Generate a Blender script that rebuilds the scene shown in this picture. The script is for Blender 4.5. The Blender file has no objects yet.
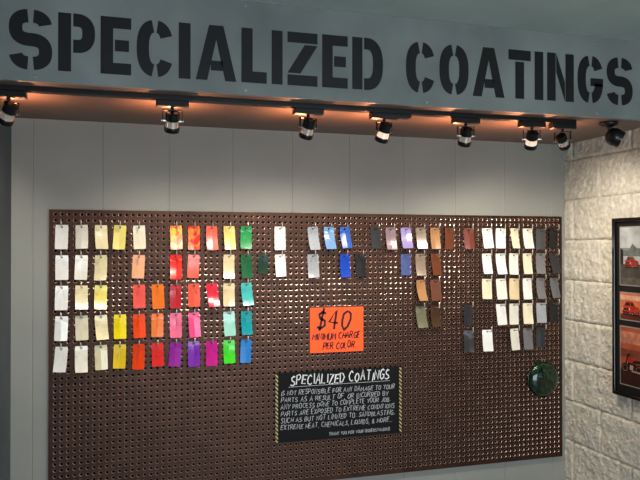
import bpy, bmesh, math, random
from mathutils import Vector, Matrix, Euler, noise
random.seed(7)
C = bpy.context.scene.collection
PI = math.pi
ZC = 1.6
try:
    bpy.context.scene.view_settings.view_transform = 'Standard'
except Exception:
    pass

# ---------------------------------------------------------------- materials
def lin(h):
    h = h.lstrip('#')
    out = []
    for i in (0, 2, 4):
        c = int(h[i:i+2], 16)/255
        out.append(c/12.92 if c <= .04045 else ((c+.055)/1.055)**2.4)
    return (*out, 1)

MATS = {}
def mat(name, hexc, rough=.5, metal=0, var=.12, scale=20, bump=0, bscale=80, emis=0, coat=0, spec=.5, hex2=None, band=(.44,.56), crough=.1):
    if name in MATS: return MATS[name]
    m = bpy.data.materials.new(name); m.use_nodes = True
    nt = m.node_tree; b = nt.nodes['Principled BSDF']
    c = lin(hexc)
    tc = nt.nodes.new('ShaderNodeTexCoord')
    n = nt.nodes.new('ShaderNodeTexNoise'); n.inputs['Scale'].default_value = scale; n.inputs['Detail'].default_value = 5
    nt.links.new(tc.outputs['Object'], n.inputs['Vector'])
    r = nt.nodes.new('ShaderNodeValToRGB')
    r.color_ramp.elements[0].position = .3; r.color_ramp.elements[1].position = .7
    r.color_ramp.elements[0].color = (*[x*(1-var) for x in c[:3]], 1)
    r.color_ramp.elements[1].color = (*[min(1, x*(1+var)) for x in c[:3]], 1)
    if hex2:
        r.color_ramp.elements[0].position = band[0]; r.color_ramp.elements[1].position = band[1]
        r.color_ramp.elements[0].color = c; r.color_ramp.elements[1].color = lin(hex2)
    nt.links.new(n.outputs['Fac'], r.inputs['Fac'])
    nt.links.new(r.outputs['Color'], b.inputs['Base Color'])
    b.inputs['Roughness'].default_value = rough; b.inputs['Metallic'].default_value = metal
    b.inputs['Specular IOR Level'].default_value = spec
    if coat: b.inputs['Coat Weight'].default_value = coat; b.inputs['Coat Roughness'].default_value = crough
    if bump:
        n2 = nt.nodes.new('ShaderNodeTexNoise'); n2.inputs['Scale'].default_value = bscale; n2.inputs['Detail'].default_value = 6
        nt.links.new(tc.outputs['Object'], n2.inputs['Vector'])
        bp = nt.nodes.new('ShaderNodeBump'); bp.inputs['Strength'].default_value = bump; bp.inputs['Distance'].default_value = .004
        nt.links.new(n2.outputs['Fac'], bp.inputs['Height']); nt.links.new(bp.outputs['Normal'], b.inputs['Normal'])
    if emis:
        b.inputs['Emission Color'].default_value = c; b.inputs['Emission Strength'].default_value = emis
    MATS[name] = m
    return m

def stripe_mat():
    m = bpy.data.materials.new('hazard_stripes'); m.use_nodes = True
    nt = m.node_tree; b = nt.nodes['Principled BSDF']
    tc = nt.nodes.new('ShaderNodeTexCoord'); s = nt.nodes.new('ShaderNodeSeparateXYZ')
    nt.links.new(tc.outputs['Object'], s.inputs[0])
    a = nt.nodes.new('ShaderNodeMath'); a.operation = 'ADD'
    nt.links.new(s.outputs['X'], a.inputs[0]); nt.links.new(s.outputs['Z'], a.inputs[1])
    k = nt.nodes.new('ShaderNodeMath'); k.operation = 'MULTIPLY'; k.inputs[1].default_value = 55
    f = nt.nodes.new('ShaderNodeMath'); f.operation = 'FRACT'
    g = nt.nodes.new('ShaderNodeMath'); g.operation = 'GREATER_THAN'; g.inputs[1].default_value = .52
    mx = nt.nodes.new('ShaderNodeMix'); mx.data_type = 'RGBA'
    mx.inputs['A'].default_value = lin('#17171a'); mx.inputs['B'].default_value = lin('#c2b274')
    nt.links.new(a.outputs[0], k.inputs[0]); nt.links.new(k.outputs[0], f.inputs[0]); nt.links.new(f.outputs[0], g.inputs[0])
    nt.links.new(g.outputs[0], mx.inputs['Factor']); nt.links.new(mx.outputs['Result'], b.inputs['Base Color'])
    b.inputs['Roughness'].default_value = .5
    return m

M_black = mat('black_metal', '#0e0e0f', .4, 0, .1)
M_wire = mat('hook_wire', '#d0cdc6', .3, .9, .05)
M_header = mat('header_grey_paint', '#747a78', .5, 0, 0, 2.6, .12, 50, hex2='#989d9a', band=(.3,.7))
M_letter = mat('letter_paint', '#0c0f11', .5, 0, .2, 30)
M_wall = mat('panel_grey_paint', '#9a9a93', .55, 0, .06, 3, .05, 90)
M_soffit = mat('soffit_paint', '#75655a', .6, 0, .1, 4)
M_ceil = mat('ceiling_paint', '#b2bfb6', .7, 0, .07, 6)
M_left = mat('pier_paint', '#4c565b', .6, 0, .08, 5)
M_floor = mat('concrete_floor', '#98a2ac', .4, 0, .15, 4, .1, 40)
M_stone = mat('split_stone', '#e2dccd', .9, 0, .18, 45, .9, 75)
M_peg = mat('brown_hardboard', '#4a3127', .42, .78, .25, 12, .1, 18)
M_rim = mat('rim_glint', '#d6b6a4', .27, .9, .25, 60)  # hole rims coloured paler than the board to paint glints on their edges
M_dark = mat('hole_shade_black', '#070606', .95, 0, .1, spec=.1)  # black on hole walls and rear sheet, painted-in shade of the holes

# ---------------------------------------------------------------- helpers
def link(name, mesh_or_bm, m=None, parent=None, smooth=False):
    if isinstance(mesh_or_bm, bmesh.types.BMesh):
        me = bpy.data.meshes.new(name); mesh_or_bm.normal_update(); mesh_or_bm.to_mesh(me); mesh_or_bm.free()
    else: me = mesh_or_bm
    if m:
        for x in (m if isinstance(m, list) else [m]): me.materials.append(x)
    if smooth:
        for p in me.polygons: p.use_smooth = True
    o = bpy.data.objects.new(name, me); C.objects.link(o)
    if parent: o.parent = parent
    return o
def tag(o, label, cat, group=None):
    o['label'] = label; o['category'] = cat
    if group: o['group'] = group
    return o
def thing(name, label, cat, loc=(0,0,0), group=None):
    o = bpy.data.objects.new(name, None); C.objects.link(o); o.location = loc; o.empty_display_size = .05
    return tag(o, label, cat, group)
def struct(name, bm, m, smooth=False):
    o = link(name, bm, m, None, smooth); o['kind'] = 'structure'; return o

def box(bm, lo, hi, bev=0, mtx=None):
    r = bmesh.ops.create_cube(bm, size=1)
    vs = r['verts']
    for v in vs:
        v.co = Vector([(lo[i]+hi[i])/2 + v.co[i]*(hi[i]-lo[i]) for i in range(3)])
    if bev:
        es = list({e for v in vs for e in v.link_edges})
        rr = bmesh.ops.bevel(bm, geom=es, offset=bev, segments=2, affect='EDGES', profile=.5)
        vs = list({v for f in rr['faces'] for v in f.verts} | {v for v in vs if v.is_valid})
    if mtx: bmesh.ops.transform(bm, matrix=mtx, verts=vs)
    return bm
def NB(): return bmesh.new()
def B(lo, hi, bev=0): return box(NB(), lo, hi, bev)
def lathe(bm, prof, seg=24, mtx=None):
    rings = []
    for r, z in prof:
        if r < 1e-6: rings.append([bm.verts.new((0,0,z))])
        else: rings.append([bm.verts.new((r*math.cos(2*PI*k/seg), r*math.sin(2*PI*k/seg), z)) for k in range(seg)])
    for a, b in zip(rings, rings[1:]):
        for k in range(seg):
            k2 = (k+1) % seg
            if len(a) == 1 and len(b) == 1: continue
            if len(a) == 1: bm.faces.new((a[0], b[k], b[k2]))
            elif len(b) == 1: bm.faces.new((a[k], b[0], a[k2]))
            else: bm.faces.new((a[k], b[k], b[k2], a[k2]))
    bmesh.ops.recalc_face_normals(bm, faces=bm.faces)
    if mtx: bmesh.ops.transform(bm, matrix=mtx, verts=[v for r in rings for v in r])
    return bm
def auto_smooth(o, ang=40):
    me = o.data
    bm = NB(); bm.from_mesh(me)
    for e in bm.edges:
        if len(e.link_faces) == 2 and e.calc_face_angle(0) > math.radians(ang): e.smooth = False
    bm.to_mesh(me); bm.free()
    return o
def tube(bm, pts, r, seg=8):
    pts = [Vector(p) for p in pts]; rings = []
    for i, p in enumerate(pts):
        d = (pts[min(i+1, len(pts)-1)] - pts[max(i-1, 0)]).normalized()
        ref = Vector((1,0,0)) if abs(d.x) < .8 else Vector((0,0,1))
        u = d.cross(ref).normalized(); w = d.cross(u)
        rings.append([bm.verts.new(p + u*r*math.cos(2*PI*k/seg) + w*r*math.sin(2*PI*k/seg)) for k in range(seg)])
    for a, b in zip(rings, rings[1:]):
        for k in range(seg): bm.faces.new((a[k], a[(k+1) % seg], b[(k+1) % seg], b[k]))
    bm.faces.new(rings[0][::-1]); bm.faces.new(rings[-1])
    bmesh.ops.recalc_face_normals(bm, faces=bm.faces)
    return bm
def aim(d, loc=(0,0,0)):
    return Matrix.Translation(loc) @ Vector(d).to_track_quat('-Z', 'Y').to_matrix().to_4x4()

# flat figures: 2D polygons laid on a plane through a mapping (a,b)->point
def polyf(bm, pts, f):
    vs = [bm.verts.new(f(*p)) for p in pts]
    try: return bm.faces.new(vs)
    except ValueError: return None
def stroke(bm, path, t, f, tv=None):
    n = len(path); L = []; R = []
    for i in range(n):
        a = path[max(i-1, 0)]; b = path[min(i+1, n-1)]
        dx, dy = b[0]-a[0], b[1]-a[1]; l = math.hypot(dx, dy) or 1
        nx, ny = -dy/l, dx/l
        k = 1
        if 0 < i < n-1:
            ex, ey = path[i][0]-a[0], path[i][1]-a[1]; le = math.hypot(ex, ey) or 1
            c = (-ey/le)*nx + (ex/le)*ny; k = min(1.6, 1/max(.3, c))
        p = path[i]
        L.append((p[0]+nx*t/2*k, p[1]+ny*t/2*k)); R.append((p[0]-nx*t/2*k, p[1]-ny*t/2*k))
    for i in range(n-1): polyf(bm, [R[i], R[i+1], L[i+1], L[i]], f)

# ---------------------------------------------------------------- room shell
XL, XR = -.41, 2.21
YW = .012
ZS = ZC+.514           # underside of the soffit
ZT = ZC+.837           # ceiling
YH = -.67              # header front
bm = NB(); xs = []; x = XL-.02
pts = []
gx = -.33
pts.append((XL-.02, YW))
while gx < XR:
    pts += [(gx-.003, YW), (gx-.001, YW+.0018), (gx+.001, YW+.0018), (gx+.003, YW)]
    gx += .272
pts.append((XR+.05, YW))
prev = None
for (px, py) in pts:
    cur = (bm.verts.new((px, py, 0)), bm.verts.new((px, py, ZS)))
    if prev: bm.faces.new((prev[0], cur[0], cur[1], prev[1]))
    prev = cur
struct('wall_back', bm, M_wall)
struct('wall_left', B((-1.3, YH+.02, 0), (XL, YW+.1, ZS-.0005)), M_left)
struct('floor', B((-3, -6, -.05), (XR+.05, .1, 0)), M_floor)
struct('ceiling', B((-3, -6, ZT), (XR+.05, YH, ZT+.05)), M_ceil)
struct('trim_1', B((-1.3, YH+.0205, ZS), (XR, YW+.1, ZS+.02)), M_soffit)

# split-face stone wall on the right
bm = NB()
ys = []; y = .03
while y > -6: ys.append(y); y -= .0062 if y > -.75 else .05
zs = [i*.0070 for i in range(int(ZT/.0070)+2)]
def stone_h(y, z):
    row = math.floor(z/.203); zz = z - row*.203
    off = (row % 2)*.2 + .05
    col = math.floor((y+off)/.405); yy = (y+off) - col*.405
    e = min(zz, .203-zz, yy, .405-yy) + noise.noise(Vector((y*30, z*30, 9)))*.0012
    m = min(1, max(0, e-.0025)/.006)
    s = row*7.3 + col*3.1
    h = noise.fractal(Vector((y*20+s, z*20, s)), .65, 2.1, 6)*.0047 + noise.noise(Vector((y*90, z*90, s)))*.0021
    r = noise.turbulence(Vector((y*12+s*2, z*12, 3)), 3, True)*.004
    return max(0, m*(.0105 + h + r*.6))
grid = [[bm.verts.new((XR - min(.021, stone_h(y, z)), y, z)) for z in zs] for y in ys]
for i in range(len(ys)-1):
    for j in range(len(zs)-1):
        bm.faces.new((grid[i][j], grid[i+1][j], grid[i+1][j+1], grid[i][j+1]))
struct('wall_right', bm, M_stone, False)

# ---------------------------------------------------------------- header sign with stencil letters
hs = thing('header_sign', 'long grey header board with big black stencil lettering above the track lights', 'sign', (.9, YH, ZS))
link('board', B((-2.2, 0, 0), (1.285, .02, ZT-ZS-.001), .001), M_header, hs)

def sup(a, e=2.5):
    c, s = math.cos(a), math.sin(a)
    return math.copysign(abs(c)**(2/e), c), math.copysign(abs(s)**(2/e), s)
def arc(cx, cy, rx, ry, a0, a1, n=22, e=2.5):
    out = []
    for i in range(n+1):
        c, s = sup(math.radians(a0+(a1-a0)*i/n), e); out.append((cx+rx*c, cy+ry*s))
    return out
T = .225
def rc(x0, y0, x1, y1): return ('p', [(x0,y0),(x1,y0),(x1,y1),(x0,y1)])
def gl_S(w):
    r = w/2-T/2; g = 7
    return [('s', arc(w/2,.7,r,.2,12,90-g)), ('s', arc(w/2,.7,r,.2,90+g,268)+arc(w/2,.3,r,.2,88,-90+g)), ('s', arc(w/2,.3,r,.2,-90-g,-168))]
def gl_P(w):
    return [rc(0,0,T,1), ('s', [(T+.035,.89)]+arc(w-.32,.665,.21,.225,90,-90)+[(T+.035,.44)])]
def gl_E(w): return [rc(0,0,T,1), rc(T,.80,w,1), rc(T+.03,.405,w-.04,.605), rc(T,0,w,.20)]
def gl_C(w):
    r = w/2-T/2; g = 6.5
    return [('s', arc(w/2,.5,r,.39,28,90-g)), ('s', arc(w/2,.5,r,.39,90+g,270-g)), ('s', arc(w/2,.5,r,.39,270+g,332))]
def gl_G(w):
    r = w/2-T/2; g = 6.5
    return [('s', arc(w/2,.5,r,.39,28,90-g)), ('s', arc(w/2,.5,r,.39,90+g,270-g)), ('s', arc(w/2,.5,r,.39,270+g,345)+[(w-T/2,.42)]), rc(w/2,.36,w-T-.0,.53), rc(w-T,.36,w,.53)]
def gl_O(w):
    r = w/2-T/2; g = 6.5
    return [('s', arc(w/2,.5,r,.39,-90+g,90-g)), ('s', arc(w/2,.5,r,.39,90+g,270-g))]
def gl_D(w): return [rc(0,0,T,1), ('s', [(T+.035,.89)]+arc(w-.37,.5,.26,.39,90,-90)+[(T+.035,.11)])]
def gl_I(w): return [rc(0,0,w,1)]
def gl_L(w): return [rc(0,0,T,1), rc(T+.0,0,w,.21)]
def gl_T(w): return [rc(0,.79,w,1), rc(w/2-T/2,0,w/2+T/2,.76)]
def gl_Z(w): return [rc(0,.80,w,1), rc(0,0,w,.20), ('p', [(0,.23),(.27,.23),(w,.77),(w-.27,.77)])]
def gl_A(w):
    h = w/2
    return [('p', [(0,0),(.22,0),(h,.74),(h,1),(h-.14,1)]), ('p', [(w-.22,0),(w,0),(h+.14,1),(h,1),(h,.74)]), rc(.29,.18,w-.27,.36)]
def gl_N(w): return [rc(0,0,T,1), rc(w-T,0,w,1), ('p', [(T+.015,1),(T+.015,.60),(w-T-.015,0),(w-T-.015,.40)])]
GL = dict(S=(gl_S,.73),P=(gl_P,.64),E=(gl_E,.55),C=(gl_C,.68),I=(gl_I,.225),A=(gl_A,.79),L=(gl_L,.51),Z=(gl_Z,.63),D=(gl_D,.68),O=(gl_O,.70),T=(gl_T,.57),N=(gl_N,.71),G=(gl_G,.70))
def header_word(word, x0, x1, z0, z1, capL, capR):
    gap = .10
    tot = sum(GL[c][1] for c in word) + gap*(len(word)-1)
    k = (x1-x0)/tot; x = 0
    for c in word:
        fn, w = GL[c]; bm = NB()
        u = (x+w/2)/tot; bz = z0+(z1-z0)*u; cap = capL+(capR-capL)*u; xx = x0+x*k
        f = lambda a, b: (xx+a*k-.9, -.0008, bz+b*cap-ZS)
        for kind, pts in fn(w):
            if kind == 'p': polyf(bm, pts, f)
            else: stroke(bm, pts, T, f)
        bmesh.ops.recalc_face_normals(bm, faces=bm.faces)
        o = link('letter', bm, M_letter, hs); o['label'] = 'black stencilled letter'
        x += w+gap
header_word('SPECIALIZED', -.325, .924, ZC+.551, ZC+.560, .186, .188)
header_word('COATINGS', 1.015, 2.022, ZC+.562, ZC+.571, .188, .190)
for sx in (-.25, .42, 1.1, 1.85):
    for sz in (.015, .305):
        bm = lathe(NB(), [(0,.0015),(.004,.0012),(.005,0)], 10, Matrix.Translation((sx-.9, 0, sz)) @ Matrix.Rotation(PI/2, 4, 'X'))
        link('screw', bm, M_wire, hs)

# ---------------------------------------------------------------- pegboard with real punched holes
PX, PZ = .0254, .0249
BX0, BX1, BZ0, BZ1 = -.2664, 2.172, ZC+.145-1.219, ZC+.145
HX0 = -.2169; HZ0 = ZC+.076            # hook zero column, top hook row
nx0, nx1 = -1, 93; nz0, nz1 = -45, 2
verts = []; faces = []; mids = []
def V(x, y, z): verts.append((x, y, z)); return len(verts)-1
NX = nx1-nx0+1; NZ = nz1-nz0+1
cxs = [BX0] + [HX0+(nx0+i+.5)*PX for i in range(NX-1)] + [BX1]
czs = [BZ0] + [HZ0+(nz0+j+.5)*PZ for j in range(NZ-1)] + [BZ1]
cor = [[V(a, 0, b) for b in czs] for a in cxs]
hxs = [HX0+(nx0+i)*PX for i in range(NX)]; hzs = [HZ0+(nz0+j)*PZ for j in range(NZ)]
mh = [[V(hxs[i], 0, czs[j]) for j in range(NZ+1)] for i in range(NX)]
mv = [[V(cxs[i], 0, hzs[j]) for j in range(NZ)] for i in range(NX+1)]
R1, R2 = .0080, .0063
for i in range(NX):
    for j in range(NZ):
        out = [mv[i+1][j], cor[i+1][j+1], mh[i][j+1], cor[i][j+1], mv[i][j], cor[i][j], mh[i][j], cor[i+1][j]]
        rr = []
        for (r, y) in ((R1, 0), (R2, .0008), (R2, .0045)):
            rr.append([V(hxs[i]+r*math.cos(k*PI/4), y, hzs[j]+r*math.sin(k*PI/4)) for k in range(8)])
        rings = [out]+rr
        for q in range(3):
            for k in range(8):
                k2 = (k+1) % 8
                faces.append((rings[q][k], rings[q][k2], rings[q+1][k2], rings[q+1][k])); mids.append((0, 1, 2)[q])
def strip(loop):
    b = [V(verts[v][0], .0045, verts[v][2]) for v in loop]
    for k in range(len(loop)-1):
        faces.append((loop[k], b[k], b[k+1], loop[k+1])); mids.append(0)
top = []; bot = []
for i in range(NX):
    top += [cor[i][NZ], mh[i][NZ]]; bot += [cor[i][0], mh[i][0]]
top.append(cor[NX][NZ]); bot.append(cor[NX][0])
lef = []; rig = []
for j in range(NZ):
    lef += [cor[0][j], mv[0][j]]; rig += [cor[NX][j], mv[NX][j]]
lef.append(cor[0][NZ]); rig.append(cor[NX][NZ])
for l in (top[::-1], bot, lef, rig[::-1]): strip(l)
me = bpy.data.meshes.new('pegboard'); me.from_pydata(verts, [], faces)
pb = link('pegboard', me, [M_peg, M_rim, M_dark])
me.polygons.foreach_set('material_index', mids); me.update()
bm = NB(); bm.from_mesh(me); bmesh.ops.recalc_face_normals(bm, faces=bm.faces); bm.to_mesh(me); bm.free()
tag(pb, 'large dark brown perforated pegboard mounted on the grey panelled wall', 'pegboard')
link('hole_shade_sheet', B((BX0+.004, .0065, BZ0+.004), (BX1-.004, .0118, BZ1-.004)), M_dark, pb)  # added black sheet, stands in for the shade seen through the holes

# ---------------------------------------------------------------- colour sample chips on hooks
COL = {'white':'#f8f6f0','off-white':'#f4efdf','cream':'#f3e6b6','pale yellow':'#f6e884','ivory':'#f2e8c8','vermilion':'#ea4a24','orange':'#f77a1a',
 'coral':'#f2604a','pale gold':'#ead06a','green':'#10984a','light grey':'#a9b2ba','light blue':'#78a8dc','blue':'#2060c8','charcoal':'#302f33',
 'mauve':'#9a7f88','lilac':'#a090d0','taupe':'#93806e','tan':'#b58458','brown':'#6a3a22','rust brown':'#6e2c18','dark grey':'#484746','black':'#1c1b1d',
 'peach':'#f4b488','red':'#e62822','beige':'#e0caa0','dark green':'#0f5c34','blackish green':'#123420','silver grey':'#a2a6ac','royal blue':'#1648be',
 'slate blue':'#4a5890','grey':'#777679','butter yellow':'#f6e674','salmon':'#f65e54','dark red':'#b61e26','crimson':'#e01a3c','aqua':'#44bcb8','steel grey':'#66686c',
 'yellow':'#ffe400','orange red':'#fa4a10','pink':'#fa749c','hot pink':'#f63a88','pale aqua':'#a0e0ce','teal':'#069aa4','olive grey':'#6f6c54','dark brown':'#47301f',
 'mustard':'#e6c418','purple':'#9c28a6','magenta':'#d01e94','violet':'#7c22b2','lime green':'#42e424','cobalt blue':'#0c80d8','mottled orange':'#f66a0c','mottled red':'#dc2216'}
ROWS = [
 [(0,'white'),(3,'off-white'),(6,'cream'),(9,'pale yellow'),(12,'ivory'),(18,'mottled orange'),(21,'mottled red'),(24,'coral'),(27,'pale gold'),(30,'green'),(36,'white'),(42,'light grey'),(45,'light blue'),(48,'blue'),(54,'charcoal'),(57,'mauve'),(60,'lilac'),(63,'taupe'),(66,'tan'),(69,'brown'),(73,'rust brown'),(77,'white'),(80,'white'),(83,'ivory'),(86,'off-white'),(89,'dark grey'),(92,'black')],
 [(0,'white'),(3,'off-white'),(6,'cream'),(12,'peach'),(18,'red'),(21,'coral'),(27,'beige'),(30,'dark green'),(33,'blackish green'),(36,'white'),(42,'silver grey'),(48,'royal blue'),(51,'black'),(60,'slate blue'),(63,'taupe'),(66,'brown'),(77,'white'),(80,'white'),(83,'off-white'),(86,'ivory'),(89,'grey'),(92,'charcoal')],
 [(0,'white'),(3,'cream'),(6,'butter yellow'),(12,'salmon'),(15,'orange'),(18,'dark red'),(21,'coral'),(24,'crimson'),(27,'beige'),(30,'aqua'),(63,'tan'),(66,'brown'),(77,'ivory'),(80,'off-white'),(83,'beige'),(86,'white'),(89,'grey'),(92,'steel grey')],
 [(0,'white'),(3,'ivory'),(6,'cream'),(9,'yellow'),(12,'orange red'),(15,'orange'),(18,'pink'),(21,'hot pink'),(27,'pale aqua'),(30,'teal'),(63,'olive grey'),(66,'dark brown'),(73,'charcoal'),(80,'white'),(83,'off-white'),(86,'ivory'),(89,'silver grey'),(92,'black')],
 [(0,'white'),(3,'off-white'),(6,'cream'),(9,'mustard'),(12,'orange red'),(15,'red'),(18,'purple'),(21,'violet'),(24,'magenta'),(27,'lime green'),(30,'cobalt blue'),(73,'charcoal'),(77,'white'),(83,'off-white'),(86,'grey'),(89,'charcoal')],
]
ORD = ['first','second','third','fourth','fifth','sixth','seventh','eighth','ninth','tenth','eleventh','twelfth']
ROWN = ['top','second','third','fourth','bottom']
BLOCKS = {'left': list(range(0, 34, 3)), 'middle': [36,42,45,48,51], 'centre right': [54,57,60,63,66,69,73], 'right': [77,80,83,86,89,92]}
def place_name(j):
    for b, cols in BLOCKS.items():
        if j in cols: return ORD[cols.index(j)], b
def chip_bm(w, h, bend, curl):
    bm = NB(); hw = w/2; r = .0042; zt = .0085     # hole centre is the origin
    sq = [(hw,0),(hw-.0015,zt),(0,zt),(-hw+.0015,zt),(-hw,0),(-hw,-zt),(0,-zt),(hw,-zt)]
    o = [bm.verts.new((a,0,b)) for a,b in sq]
    rng = [bm.verts.new((r*math.cos(k*PI/4),0,r*math.sin(k*PI/4))) for k in range(8)]
    for k in range(8): bm.faces.new((o[k], o[(k+1)%8], rng[(k+1)%8], rng[k]))
    prev = [o[5], o[6], o[7]]; n = 9; z1 = -(h-zt)
    for i in range(1, n+1):
        z = -zt+(z1+zt)*i/n; t = i/n
        yb = -bend*t*t
        ins = .001 if i == n else 0
        cur = [bm.verts.new((-hw+ins, yb-curl*.5, z)), bm.verts.new((0, yb+curl*.5*min(1,t*2), z-.0005)), bm.verts.new((hw-ins, yb-curl*.5, z))]
        for k in range(2): bm.faces.new((prev[k], cur[k], cur[k+1], prev[k+1]))
        prev = cur
    bmesh.ops.recalc_face_normals(bm, faces=bm.faces)
    bmesh.ops.solidify(bm, geom=bm.faces[:], thickness=.0011)
    bmesh.ops.recalc_face_normals(bm, faces=bm.faces)
    return bm
HR = .0022
hook_me = bpy.data.meshes.new('peg_hook')
hb = tube(NB(), [(0,.0055,0),(0,-.040,0),(0,-.045,.0012),(0,-.0485,.005),(0,-.0495,.011),(0,-.0495,.026)], HR, 8)
hb.to_mesh(hook_me); hb.free(); hook_me.materials.append(M_wire)
for p in hook_me.polygons: p.use_smooth = True
def hook(x, z, label, group='wire hooks on the pegboard'):
    o = bpy.data.objects.new('peg_hook', hook_me); C.objects.link(o); o.location = (x, 0, z)
    return tag(o, label, 'hook', group)
for r, row in enumerate(ROWS):
    for j, cn in row:
        x = HX0+j*PX; z = HZ0-r*5*PZ
        col, blk = place_name(j)
        hook(x, z, f'wire hook holding {cn} chip, {ROWN[r]} row, {col} column of {blk} block')
        h = .102+random.uniform(-.004,.004); w = .05
        if cn == 'blackish green': h, w = .085, .046
        bm = chip_bm(w, h, random.uniform(0,.022), random.uniform(-.003,.003))
        hex2 = {'mottled orange':'#f8c838','mottled red':'#f48a3a'}.get(cn)
        lum = sum(lin(COL[cn])[:3])/3
        dk = lum < .12
        m = mat('coating_'+cn.replace(' ','_').replace('-','_'), COL[cn], .36 if dk else .24, 0, .04, 40, coat=.25 if dk else .6, hex2=hex2, spec=.3 if dk else .45, crough=.15)
        rot = (random.uniform(-.16,.03), random.uniform(-.06,.06), random.uniform(-.24,.24))
        my = max((Euler(rot).to_matrix() @ v.co).y for v in bm.verts)
        o = link('sample_chip', bm, m)
        o.location = (x, -my+.0001, z+HR-.0042-.0003)      # hangs on its hook, back edge resting on the board
        o.rotation_euler = rot
        tag(o, f'{cn} coated sample chip, {ROWN[r]} row, {col} column of the {blk} block', 'sample chip', 'coating sample chips on the pegboard')

# ---------------------------------------------------------------- hand lettering
SF = {
'A':[[(0,0),(.3,1),(.6,0)],[(.1,.38),(.52,.38)]],'B':[[(0,0),(0,1),(.35,1),(.5,.78),(.35,.55),(0,.52)],[(.35,.55),(.58,.28),(.38,0),(0,0)]],
'C':[[(.55,.85),(.35,1),(.1,.85),(0,.5),(.1,.12),(.35,0),(.58,.12)]],'D':[[(0,0),(0,1),(.35,.9),(.58,.5),(.38,.1),(0,0)]],
'E':[[(.52,1),(0,1),(0,0),(.52,0)],[(0,.52),(.42,.52)]],'F':[[(.52,1),(0,1),(0,0)],[(0,.52),(.42,.52)]],
'G':[[(.55,.85),(.35,1),(.1,.85),(0,.5),(.1,.12),(.35,0),(.58,.15),(.58,.45),(.32,.45)]],'H':[[(0,0),(0,1)],[(.55,0),(.55,1)],[(0,.5),(.55,.5)]],
'I':[[(.1,0),(.1,1)]],'J':[[(.45,1),(.45,.2),(.25,0),(0,.15)]],'K':[[(0,0),(0,1)],[(.52,1),(0,.45),(.55,0)]],'L':[[(0,1),(0,0),(.5,0)]],
'M':[[(0,0),(.08,1),(.38,.35),(.66,1),(.75,0)]],'N':[[(0,0),(0,1),(.55,0),(.55,1)]],'O':[[(.3,1),(.08,.85),(0,.5),(.08,.15),(.3,0),(.52,.15),(.6,.5),(.52,.85),(.3,1)]],
'P':[[(0,0),(0,1),(.4,1),(.55,.75),(.4,.48),(0,.45)]],'Q':[[(.3,1),(.08,.85),(0,.5),(.08,.15),(.3,0),(.52,.15),(.6,.5),(.52,.85),(.3,1)],[(.35,.25),(.65,-.08)]],
'R':[[(0,0),(0,1),(.4,1),(.55,.76),(.4,.52),(0,.48)],[(.25,.5),(.58,0)]],'S':[[(.52,.88),(.3,1),(.05,.82),(.15,.58),(.45,.42),(.54,.18),(.28,0),(0,.12)]],
'T':[[(0,1),(.6,1)],[(.3,1),(.3,0)]],'U':[[(0,1),(0,.2),(.15,0),(.4,0),(.55,.2),(.55,1)]],'V':[[(0,1),(.28,0),(.58,1)]],
'W':[[(0,1),(.18,0),(.38,.7),(.58,0),(.78,1)]],'X':[[(0,0),(.55,1)],[(0,1),(.55,0)]],'Y':[[(0,1),(.28,.5),(.56,1)],[(.28,.5),(.28,0)]],
'Z':[[(0,1),(.55,1),(0,0),(.55,0)]],'$':[[(.52,.82),(.3,.94),(.05,.8),(.15,.57),(.45,.43),(.54,.2),(.28,.06),(0,.16)],[(.32,1.08),(.24,-.08)]],
'4':[[(.45,0),(.45,1),(0,.35),(.62,.35)]],'0':[[(.3,1),(.08,.85),(0,.5),(.08,.15),(.3,0),(.52,.15),(.6,.5),(.52,.85),(.3,1)]],
',':[[(.1,.08),(.02,-.15)]],'.':[[(.05,0),(.12,.06)]],':':[[(.08,.1),(.12,.18)],[(.08,.6),(.12,.68)]],'&':[[(.58,0),(.1,.72),(.2,1),(.38,.8),(.02,.3),(.12,0),(.35,.02),(.55,.4)]]}
def hand_text(bm, text, x0, z0, cap, width, t, f, slant=.12, drop=0, jit=.06):
    adv = []; 
    for ch in text:
        if ch == ' ': adv.append(.48)
        elif ch in '.,:I': adv.append(.34)
        else: adv.append(max(p[0] for s in SF[ch] for p in s)+.24)
    k = width/sum(adv); x = 0; tot = sum(adv)
    for ch, a in zip(text, adv):
        if ch != ' ':
            jy = random.uniform(-jit, jit); sc = random.uniform(1-jit*1.6, 1+jit); sl = slant+random.uniform(-jit, jit)
            for s in SF[ch]:
                jp = lambda: random.uniform(-.04,.04)
                path = [(x0+(x+p[0]+jp()+sl*p[1])*k, z0+(p[1]*sc+jy+jp())*cap+drop*x/tot) for p in s]
                stroke(bm, path, t, f)
        x += a

# orange price sign
ox, oz, ow, oh = .838, ZC-.49, .256, .204
sg = thing('price_sign', 'small fluorescent orange price sign with black handwriting above the chalkboard', 'sign', (ox, 0, oz))
M_or = mat('fluorescent_card_glow', '#ff4e14', .6, 0, .03, 10, emis=.68)  # card gets emission of its own to look brighter under the lamps
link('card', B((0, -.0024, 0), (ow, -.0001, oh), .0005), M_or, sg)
M_ink = mat('black_marker', '#080202', .5)
bm = NB()
f = lambda a, b: (a, -.003, b)
hand_text(bm, '$40', .03, .102, .082, .17, .0115, f, .22, .008)
hand_text(bm, 'MINIMUM CHARGE', .010, .058, .030, .232, .0060, f, .2, .004, .08)
hand_text(bm, 'PER COLOR', .06, .014, .030, .155, .0060, f, .2, .004, .08)
link('lettering', bm, M_ink, sg)

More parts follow.
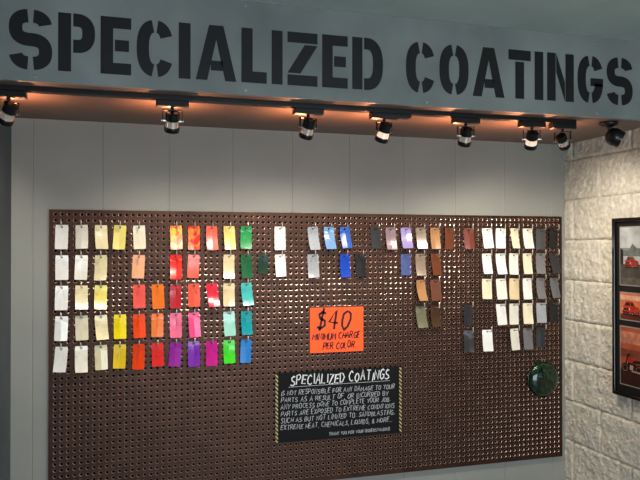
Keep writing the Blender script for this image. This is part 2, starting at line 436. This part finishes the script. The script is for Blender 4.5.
# black notice board
kx, kz, kw, kh = .6756, ZC-.883, .609, .31
cb = thing('notice_board', 'black notice board with white hand lettering and yellow hazard stripe side edges', 'sign', (kx, 0, kz))
M_cb = mat('chalkboard_black', '#0d0d10', .7, 0, .2, 6, spec=.25)
link('board', B((0, -.007, 0), (kw, .0001, kh), .001), M_cb, cb)
MS = stripe_mat()
for a in (0.001, kw-.0125):
    link('striped_edge', B((a, -.0078, .003), (a+.0115, -.0068, kh-.003)), MS, cb)
M_chalk = mat('chalk_white', '#e2e5e8', .7)
M_chalk2 = mat('chalk_grey', '#bcc0c5', .8, 0, .25, 120)
f = lambda a, b: (a, -.0082, b)
bm = NB()
hand_text(bm, 'SPECIALIZED COATINGS', .07, .254, .043, .48, .0052, f, .16, .003, .09)
stroke(bm, [(.06,.246),(.3,.2475),(.55,.248)], .0014, f)
link('lettering', bm, M_chalk, cb)['label'] = 'white underlined chalk title'
bm = NB()
for i, (s, wd) in enumerate([('IS NOT RESPONSIBLE FOR ANY DAMAGE TO YOUR', .55), ('PARTS AS A RESULT OF, OR INCURRED BY', .52), ('ANY PROCESS DONE TO COMPLETE YOUR JOB.', .53),
        ('PARTS ARE EXPOSED TO EXTREME CONDITIONS', .55), ('SUCH AS BUT NOT LIMITED TO: SANDBLASTING,', .55), ('EXTREME HEAT, CHEMICALS, LIQUIDS, & MORE...', .54)]):
    hand_text(bm, s, .025, .210-i*.0305, .0215, wd, .0024, f, .14, random.uniform(-.002,.004), .10)
hand_text(bm, 'THANK YOU FOR YOUR UNDERSTANDING', .25, .016, .014, .30, .0020, f, .12, 0, .08)
link('lettering', bm, M_chalk2, cb)['label'] = 'grey white chalk body text'

# ---------------------------------------------------------------- green disc
gd = thing('domed_disc', 'glossy mottled green metal disc hanging low at the right of the pegboard', 'disc', (2.058, 0, ZC-.677))
M_gr = mat('green_gloss', '#02120a', .12, .45, .5, 42, .05, 34, coat=.8, hex2='#0d4c2b', band=(.44,.68))
mx = Matrix.Rotation(PI/2, 4, 'X')
prof = [(0,.034)] + [(.0855*math.sin(a*PI/2/14), .005+.029*math.cos(a*PI/2/14)) for a in range(1, 15)]
link('dome', lathe(NB(), prof, 48, mx), M_gr, gd, True)
rp = [(.0853+.0028+.0028*math.cos(t), .004+.0028*math.sin(t)) for t in [i*2*PI/10 for i in range(11)]]
link('rim', lathe(NB(), rp, 48, mx), M_gr, gd, True)
link('hanging_loop', tube(NB(), [(-.008,-.004,.086),(-.007,-.004,.099),(0,-.004,.104),(.007,-.004,.099),(.008,-.004,.086)], .0016), M_wire, gd, True)

# ---------------------------------------------------------------- framed picture on stone wall
px_, py_, pz_ = XR-.0215, -.371, ZC-.677
pw, ph = .62, .798
fp = thing('picture_frame', 'black framed display of three vehicle pictures on the white stone wall', 'picture', (px_, py_, pz_))
g = lambda a, b, d=0: (-d, -a, b)
bm = NB()
fw = .016
for (a0,a1,b0,b1) in ((0,pw,0,fw),(0,pw,ph-fw,ph),(0,fw,fw,ph-fw),(pw-fw,pw,fw,ph-fw)):
    box(bm, (-.022,-a1,b0), (0,-a0,b1), .002)
link('frame', bm, mat('gloss_black_frame', '#0c0b0b', .12, 0, .1, coat=.8), fp)
link('mat_board', B((-.008,-pw+fw,fw), (-.004,-fw,ph-fw)), mat('mat_black', '#100d0c', .6), fp)
def pane(a0, a1, b0, b1, bg, shapes):
    bm = NB()
    brd = .005
    mats = [mat('print_border', '#a89e93', .5, 0, .05), mat('print_'+bg[1:], bg, .4, 0, .35, 14)]
    polyf(bm, [(a0-brd,b0-brd),(a1+brd,b0-brd),(a1+brd,b1+brd),(a0-brd,b1+brd)], lambda a,b: g(a,b,.0084))
    polyf(bm, [(a0,b0),(a1,b0),(a1,b1),(a0,b1)], lambda a,b: g(a,b,.0086)).material_index = 1
    for d, (hexc, pts) in enumerate(shapes):
        mats.append(mat('print_'+hexc[1:], hexc, .4, 0, .35, 40))
        fc = polyf(bm, [(a0+p[0]*(a1-a0), b0+p[1]*(b1-b0)) for p in pts], lambda a,b: g(a,b,.0089+.0001*d))
        fc.material_index = len(mats)-1
    link('picture', bm, mats, fp)
DK = '#140f0e'
def quad(x0,y0,x1,y1): return [(x0,y0),(x1,y0),(x1,y1),(x0,y1)]
# a car seen from the front quarter, filling u..u+s of a panel
def car(u, v, s, body, glass, lamp, ar):
    P = lambda pts: [(u+p[0]*s, v+p[1]*s*ar) for p in pts]
    W = lambda x, y, r: [(u+x*s+r*s*math.cos(2*PI*k/18), v+y*s*ar+r*s*ar*math.sin(2*PI*k/18)) for k in range(18)]
    return [(DK, P([(.02,-.02),(1.02,-.02),(.98,.06),(.05,.06)])), (body, P([(.0,.06),(.98,.04),(1.0,.26),(.94,.36),(.74,.40),(.62,.58),(.24,.58),(.12,.40),(.02,.34)])),
        (glass, P([(.17,.40),(.46,.40),(.44,.54),(.26,.54)])), (glass, P([(.50,.40),(.69,.40),(.60,.54),(.49,.54)])), (DK, P([(.05,.08),(.42,.07),(.42,.14),(.05,.15)])),
        (DK, P([(.06,.20),(.40,.20),(.39,.28),(.07,.28)])), (lamp, P([(.02,.22),(.07,.22),(.07,.29),(.03,.29)])), (lamp, P([(.39,.21),(.45,.21),(.45,.28),(.40,.28)])),
        (DK, W(.60,.07,.085)), ('#8a8580', W(.60,.07,.045)), (DK, W(.90,.09,.07)), ('#8a8580', W(.90,.09,.037)), (DK, P([(.48,.32),(.95,.30),(.95,.31),(.48,.33)]))]
# a motorcycle seen from the side
def moto(u, v, s, ar, body, frame, chrome):
    P = lambda pts: [(u+p[0]*s, v+p[1]*s*ar) for p in pts]
    def W(x, y, r): return [(u+x*s+r*s*math.cos(2*PI*k/20), v+y*s*ar+r*s*ar*math.sin(2*PI*k/20)) for k in range(20)]
    return [(frame, W(.18,.18,.17)), (chrome, W(.18,.18,.115)), (frame, W(.18,.18,.10)), (frame, W(.82,.18,.17)), (chrome, W(.82,.18,.115)), (frame, W(.82,.18,.10)),
        (frame, P([(.30,.10),(.66,.10),(.70,.36),(.32,.38)])), (chrome, P([(.40,.14),(.56,.14),(.58,.30),(.42,.31)])), (chrome, P([(.5,.08),(.98,.06),(.98,.11),(.5,.13)])),
        (body, P([(.30,.40),(.55,.38),(.60,.48),(.46,.57),(.30,.53)])), (frame, P([(.55,.38),(.90,.42),(.94,.50),(.62,.48)])), (frame, P([(.16,.18),(.20,.18),(.34,.62),(.30,.64)])), (frame, P([(.28,.60),(.44,.66),(.43,.70),(.26,.65)]))]
pane(.040, pw-.040, .50, .755, '#c3c8c6', [('#858c89', quad(0,.52,1,.64)), ('#6c736f', [(.0,.6),(.1,.6),(.14,.72),(.2,.62),(.32,.7),(.4,.62),(.4,.5),(.0,.5)]), ('#4c4641', quad(0,0,1,.36)), ('#665d55', quad(0,.0,1,.12)),
   (DK,[(.0,.36),(.035,.36),(.035,.6),(.0,.64)])] + car(.05, .3, .16, '#b02c1b', '#3c4448', '#d6d2ca', 2.1) + car(.36, .26, .5, '#241c1a', '#858c89', '#d6d2ca', 1.6))
pane(.040, pw-.040, .345, .462, '#dc7448', [('#e8aa8a', quad(0,.74,1,.92)), ('#6a2a1a', quad(0,0,1,.2))] + car(.02, .18, .2, '#c8361c', '#2a1814', '#f0ccb4', 4.4) + car(.36, .18, .4, '#2a1814', '#d99a80', '#e8c0a8', 3))
pane(.040, pw-.040, .055, .310, '#b4573a', [('#cf8064', quad(0,.72,1,.93)), ('#82402e', quad(0,.48,1,.62)), ('#3a1e17', quad(0,0,1,.26))] + moto(.01, .2, .24, 2.1, '#a8301a', '#1c100e', '#c09a8a') + moto(.4, .18, .5, 1.4, '#a8301a', '#1c100e', '#c09a8a'))

# ---------------------------------------------------------------- track and lamps
YT = -.58
tr = thing('lighting_track', 'long black lighting track fixed under the soffit behind the header', 'track', (.7, YT, ZS))
link('rail', B((-1.09, -.016, -.016), (1.10, .016, 0), .002), M_black, tr)
for a in (-1.098, 1.10): link('end_cap', B((a, -.017, -.017), (a+.008, .017, 0), .001), M_black, tr)
link('feed_box', B((.30-.07, -.02, -.032), (.30+.07, .02, -.0162), .003), M_black, tr)
M_bulb = mat('lamp_glow', '#ffd2a0', .3, 0, .02, emis=14)
M_hous = mat('lamp_black', '#0f0f10', .2, 0, .1)
M_dich = mat('chrome_reflector_glow', '#e6d4c6', .12, .95, .2, 90, emis=.16)  # emission on the chrome imitates bulb glow
M_dich2 = mat('chrome_reflector_strong_glow', '#ffe0c6', .15, .7, .3, 90, emis=.8)  # same band with stronger emission, painted glow for the brighter heads
WARM = (1, .91, .77)
def track_light(x, d, label, target_e=16, drop=.070, bright=False, cone=114, sc=.98, spill=3.6):
    z0 = ZS-.0163
    t = thing('track_light', label, 'track light', (x, YT, z0), 'spot heads on the lighting track')
    link('adapter', B((-.055,-.019,-.022), (.055,.019,0), .003), M_black, t)
    link('stem', lathe(NB(), [(0,-.020),(.006,-.020),(.006,-.034),(0,-.034)], 14), M_black, t, False)
    c = Vector((0, 0, -drop)); d = Vector(d).normalized()
    hz = Vector((d.x, d.y, 0)).normalized(); side = Vector((hz.y, -hz.x, 0))
    R = Matrix((( side.x, hz.x, 0, 0), (side.y, hz.y, 0, 0), (0, 0, 1, 0), (0,0,0,1)))
    ym = Matrix.Translation(c) @ R
    yk = NB()
    top = drop-.033; yw = .0345
    box(yk, (-yw,-.005,top-.0025), (yw,.005,top), 0, ym)
    box(yk, (-yw,-.005,-.005), (-yw+.0025,.005,top-.0026), 0, ym)
    box(yk, (yw-.0025,-.005,-.005), (yw,.005,top-.0026), 0, ym)
    link('yoke', yk, M_black, t)
    for s in (-1, 1):
        link('pivot_screw', lathe(NB(), [(0,.0045),(.0045,.0045),(.0045,-.0105),(0,-.0105)], 12, ym @ Matrix.Translation((s*(yw-.002), 0, 0)) @ Matrix.Rotation(s*PI/2, 4, 'Y')), M_wire, t)
    m = aim(d, c) @ Matrix.Scale(sc, 4)
    hp = [(0,.032),(.022,.032),(.0245,.0295),(.0245,.004),(.0235,.003),(.0225,.001)]
    hou = auto_smooth(link('housing', lathe(NB(), hp, 28, m), M_hous, t, True))
    auto_smooth(link('reflector_band', lathe(NB(), [(.0215,.001),(.0232,-.021)], 28, m), M_dich2 if bright else M_dich, hou, True))['label'] = 'chrome reflector band with its own glow'
    auto_smooth(link('bezel', lathe(NB(), [(.0225,-.021),(.0260,-.021),(.0268,-.023),(.0268,-.037),(.0258,-.039),(.0245,-.039),(.0238,-.031)], 28, m), M_hous, hou, True))
    link('bulb', lathe(NB(), [(0,-.025),(.010,-.026),(.019,-.030),(.0238,-.033)], 24, m), M_bulb, hou, True)['label'] = 'glowing warm bulb face'
    L = bpy.data.lights.new('spot_beam', 'SPOT'); L.energy = target_e; L.color = WARM; L.spot_size = math.radians(cone); L.spot_blend = 1; L.shadow_soft_size = .03
    lo = bpy.data.objects.new('spot_beam', L); C.objects.link(lo); lo.parent = t
    lo.matrix_local = aim(d, c+d*.045)
    P = bpy.data.lights.new('back_spill', 'SPOT'); P.energy = spill; P.color = (1, .37, .17); P.shadow_soft_size = .012
    P.spot_size = math.radians(166); P.spot_blend = .6
    po = bpy.data.objects.new('back_spill', P); C.objects.link(po); po.parent = t
    po.matrix_local = aim((0, .05, 1), c + Vector((0,.095,-.022)))
    return t
track_light(-.338, (-.4,.5,-.80), 'black track spotlight at the far left end of the track', 10, spill=4.4)
track_light(.181, (-.02,.48,-.88), 'black track spotlight above the yellow chips, second from the left end', 16, spill=4.6)
track_light(.667, (-.12,.50,-.86), 'black track spotlight third from left, above the lone white chips', 15.5, spill=4)
track_light(.965, (-.12,.50,-.85), 'black track spotlight fourth from left, above the blue chips', 13, bright=True)
track_light(1.309, (.06,.48,-.88), 'black track spotlight fifth from left, above the brown chips', 16.5, spill=3)
track_light(1.607, (.2,.54,-.81), 'black track spotlight above the pale right block, second from the right end', 21, bright=True, spill=3)
track_light(1.752, (.62,.36,-.66), 'black track spotlight at the right end, turned toward the stone wall', 10.5, cone=100, sc=.88, spill=2)

# ---------------------------------------------------------------- security camera
sc = thing('security_camera', 'black security camera turned sideways under the soffit beside the stone wall', 'camera', (1.97, -.59, ZS))
link('mount', lathe(NB(), [(0,0),(.036,0),(.038,-.004),(.036,-.012),(.022,-.018),(.012,-.022),(0,-.022)], 28), M_black, sc, True)
c = Vector((.024,-.008,-.062))
dm = aim((.70,-.45,-.45), c)
ball = [(.038*math.sin(PI*k/16), .038*math.cos(PI*k/16)) for k in range(0, 11)]
hb_ = auto_smooth(link('camera_body', lathe(NB(), ball+[(.036,-.022),(.034,-.030),(.030,-.030),(.028,-.024)], 30, dm), mat('camera_black', '#0d0e0f', .3, 0, .1), sc, True))
link('lens', lathe(NB(), [(0,-.029),(.010,-.028),(.014,-.024),(.0285,-.024)], 24, dm), mat('lens_glass', '#0b0c12', .06, 0, .05, coat=1), hb_, True)
link('arm', tube(NB(), [(-.004,.003,-.016),(.004,0,-.024),(.012,-.004,-.034)], .009), M_black, sc, True)

# ---------------------------------------------------------------- lights
def area(name, loc, tgt, sx, sy, e, col):
    L = bpy.data.lights.new(name, 'AREA'); L.shape = 'RECTANGLE'; L.size = sx; L.size_y = sy; L.energy = e; L.color = col
    o = bpy.data.objects.new(name, L); C.objects.link(o); o.location = loc
    o.rotation_euler = (Vector(tgt)-Vector(loc)).to_track_quat('-Z', 'Y').to_euler()
area('window_daylight', (1.3, -4.6, .90), (1.7, 0, .5), 2.2, 1.5, 66, (.79, .90, 1))
w = bpy.data.worlds.new('world'); bpy.context.scene.world = w; w.use_nodes = True
bg = w.node_tree.nodes['Background']; bg.inputs[0].default_value = (.74, .81, .84, 1); bg.inputs[1].default_value = .165

cam = bpy.data.cameras.new('camera'); cam.sensor_width = 36; cam.lens = 680/640*36; cam.clip_start = .05
co = bpy.data.objects.new('camera', cam); C.objects.link(co)
co.location = (0, -2.97, ZC); co.rotation_euler = (math.radians(90.42), 0, math.radians(-16.6))
bpy.context.scene.camera = co
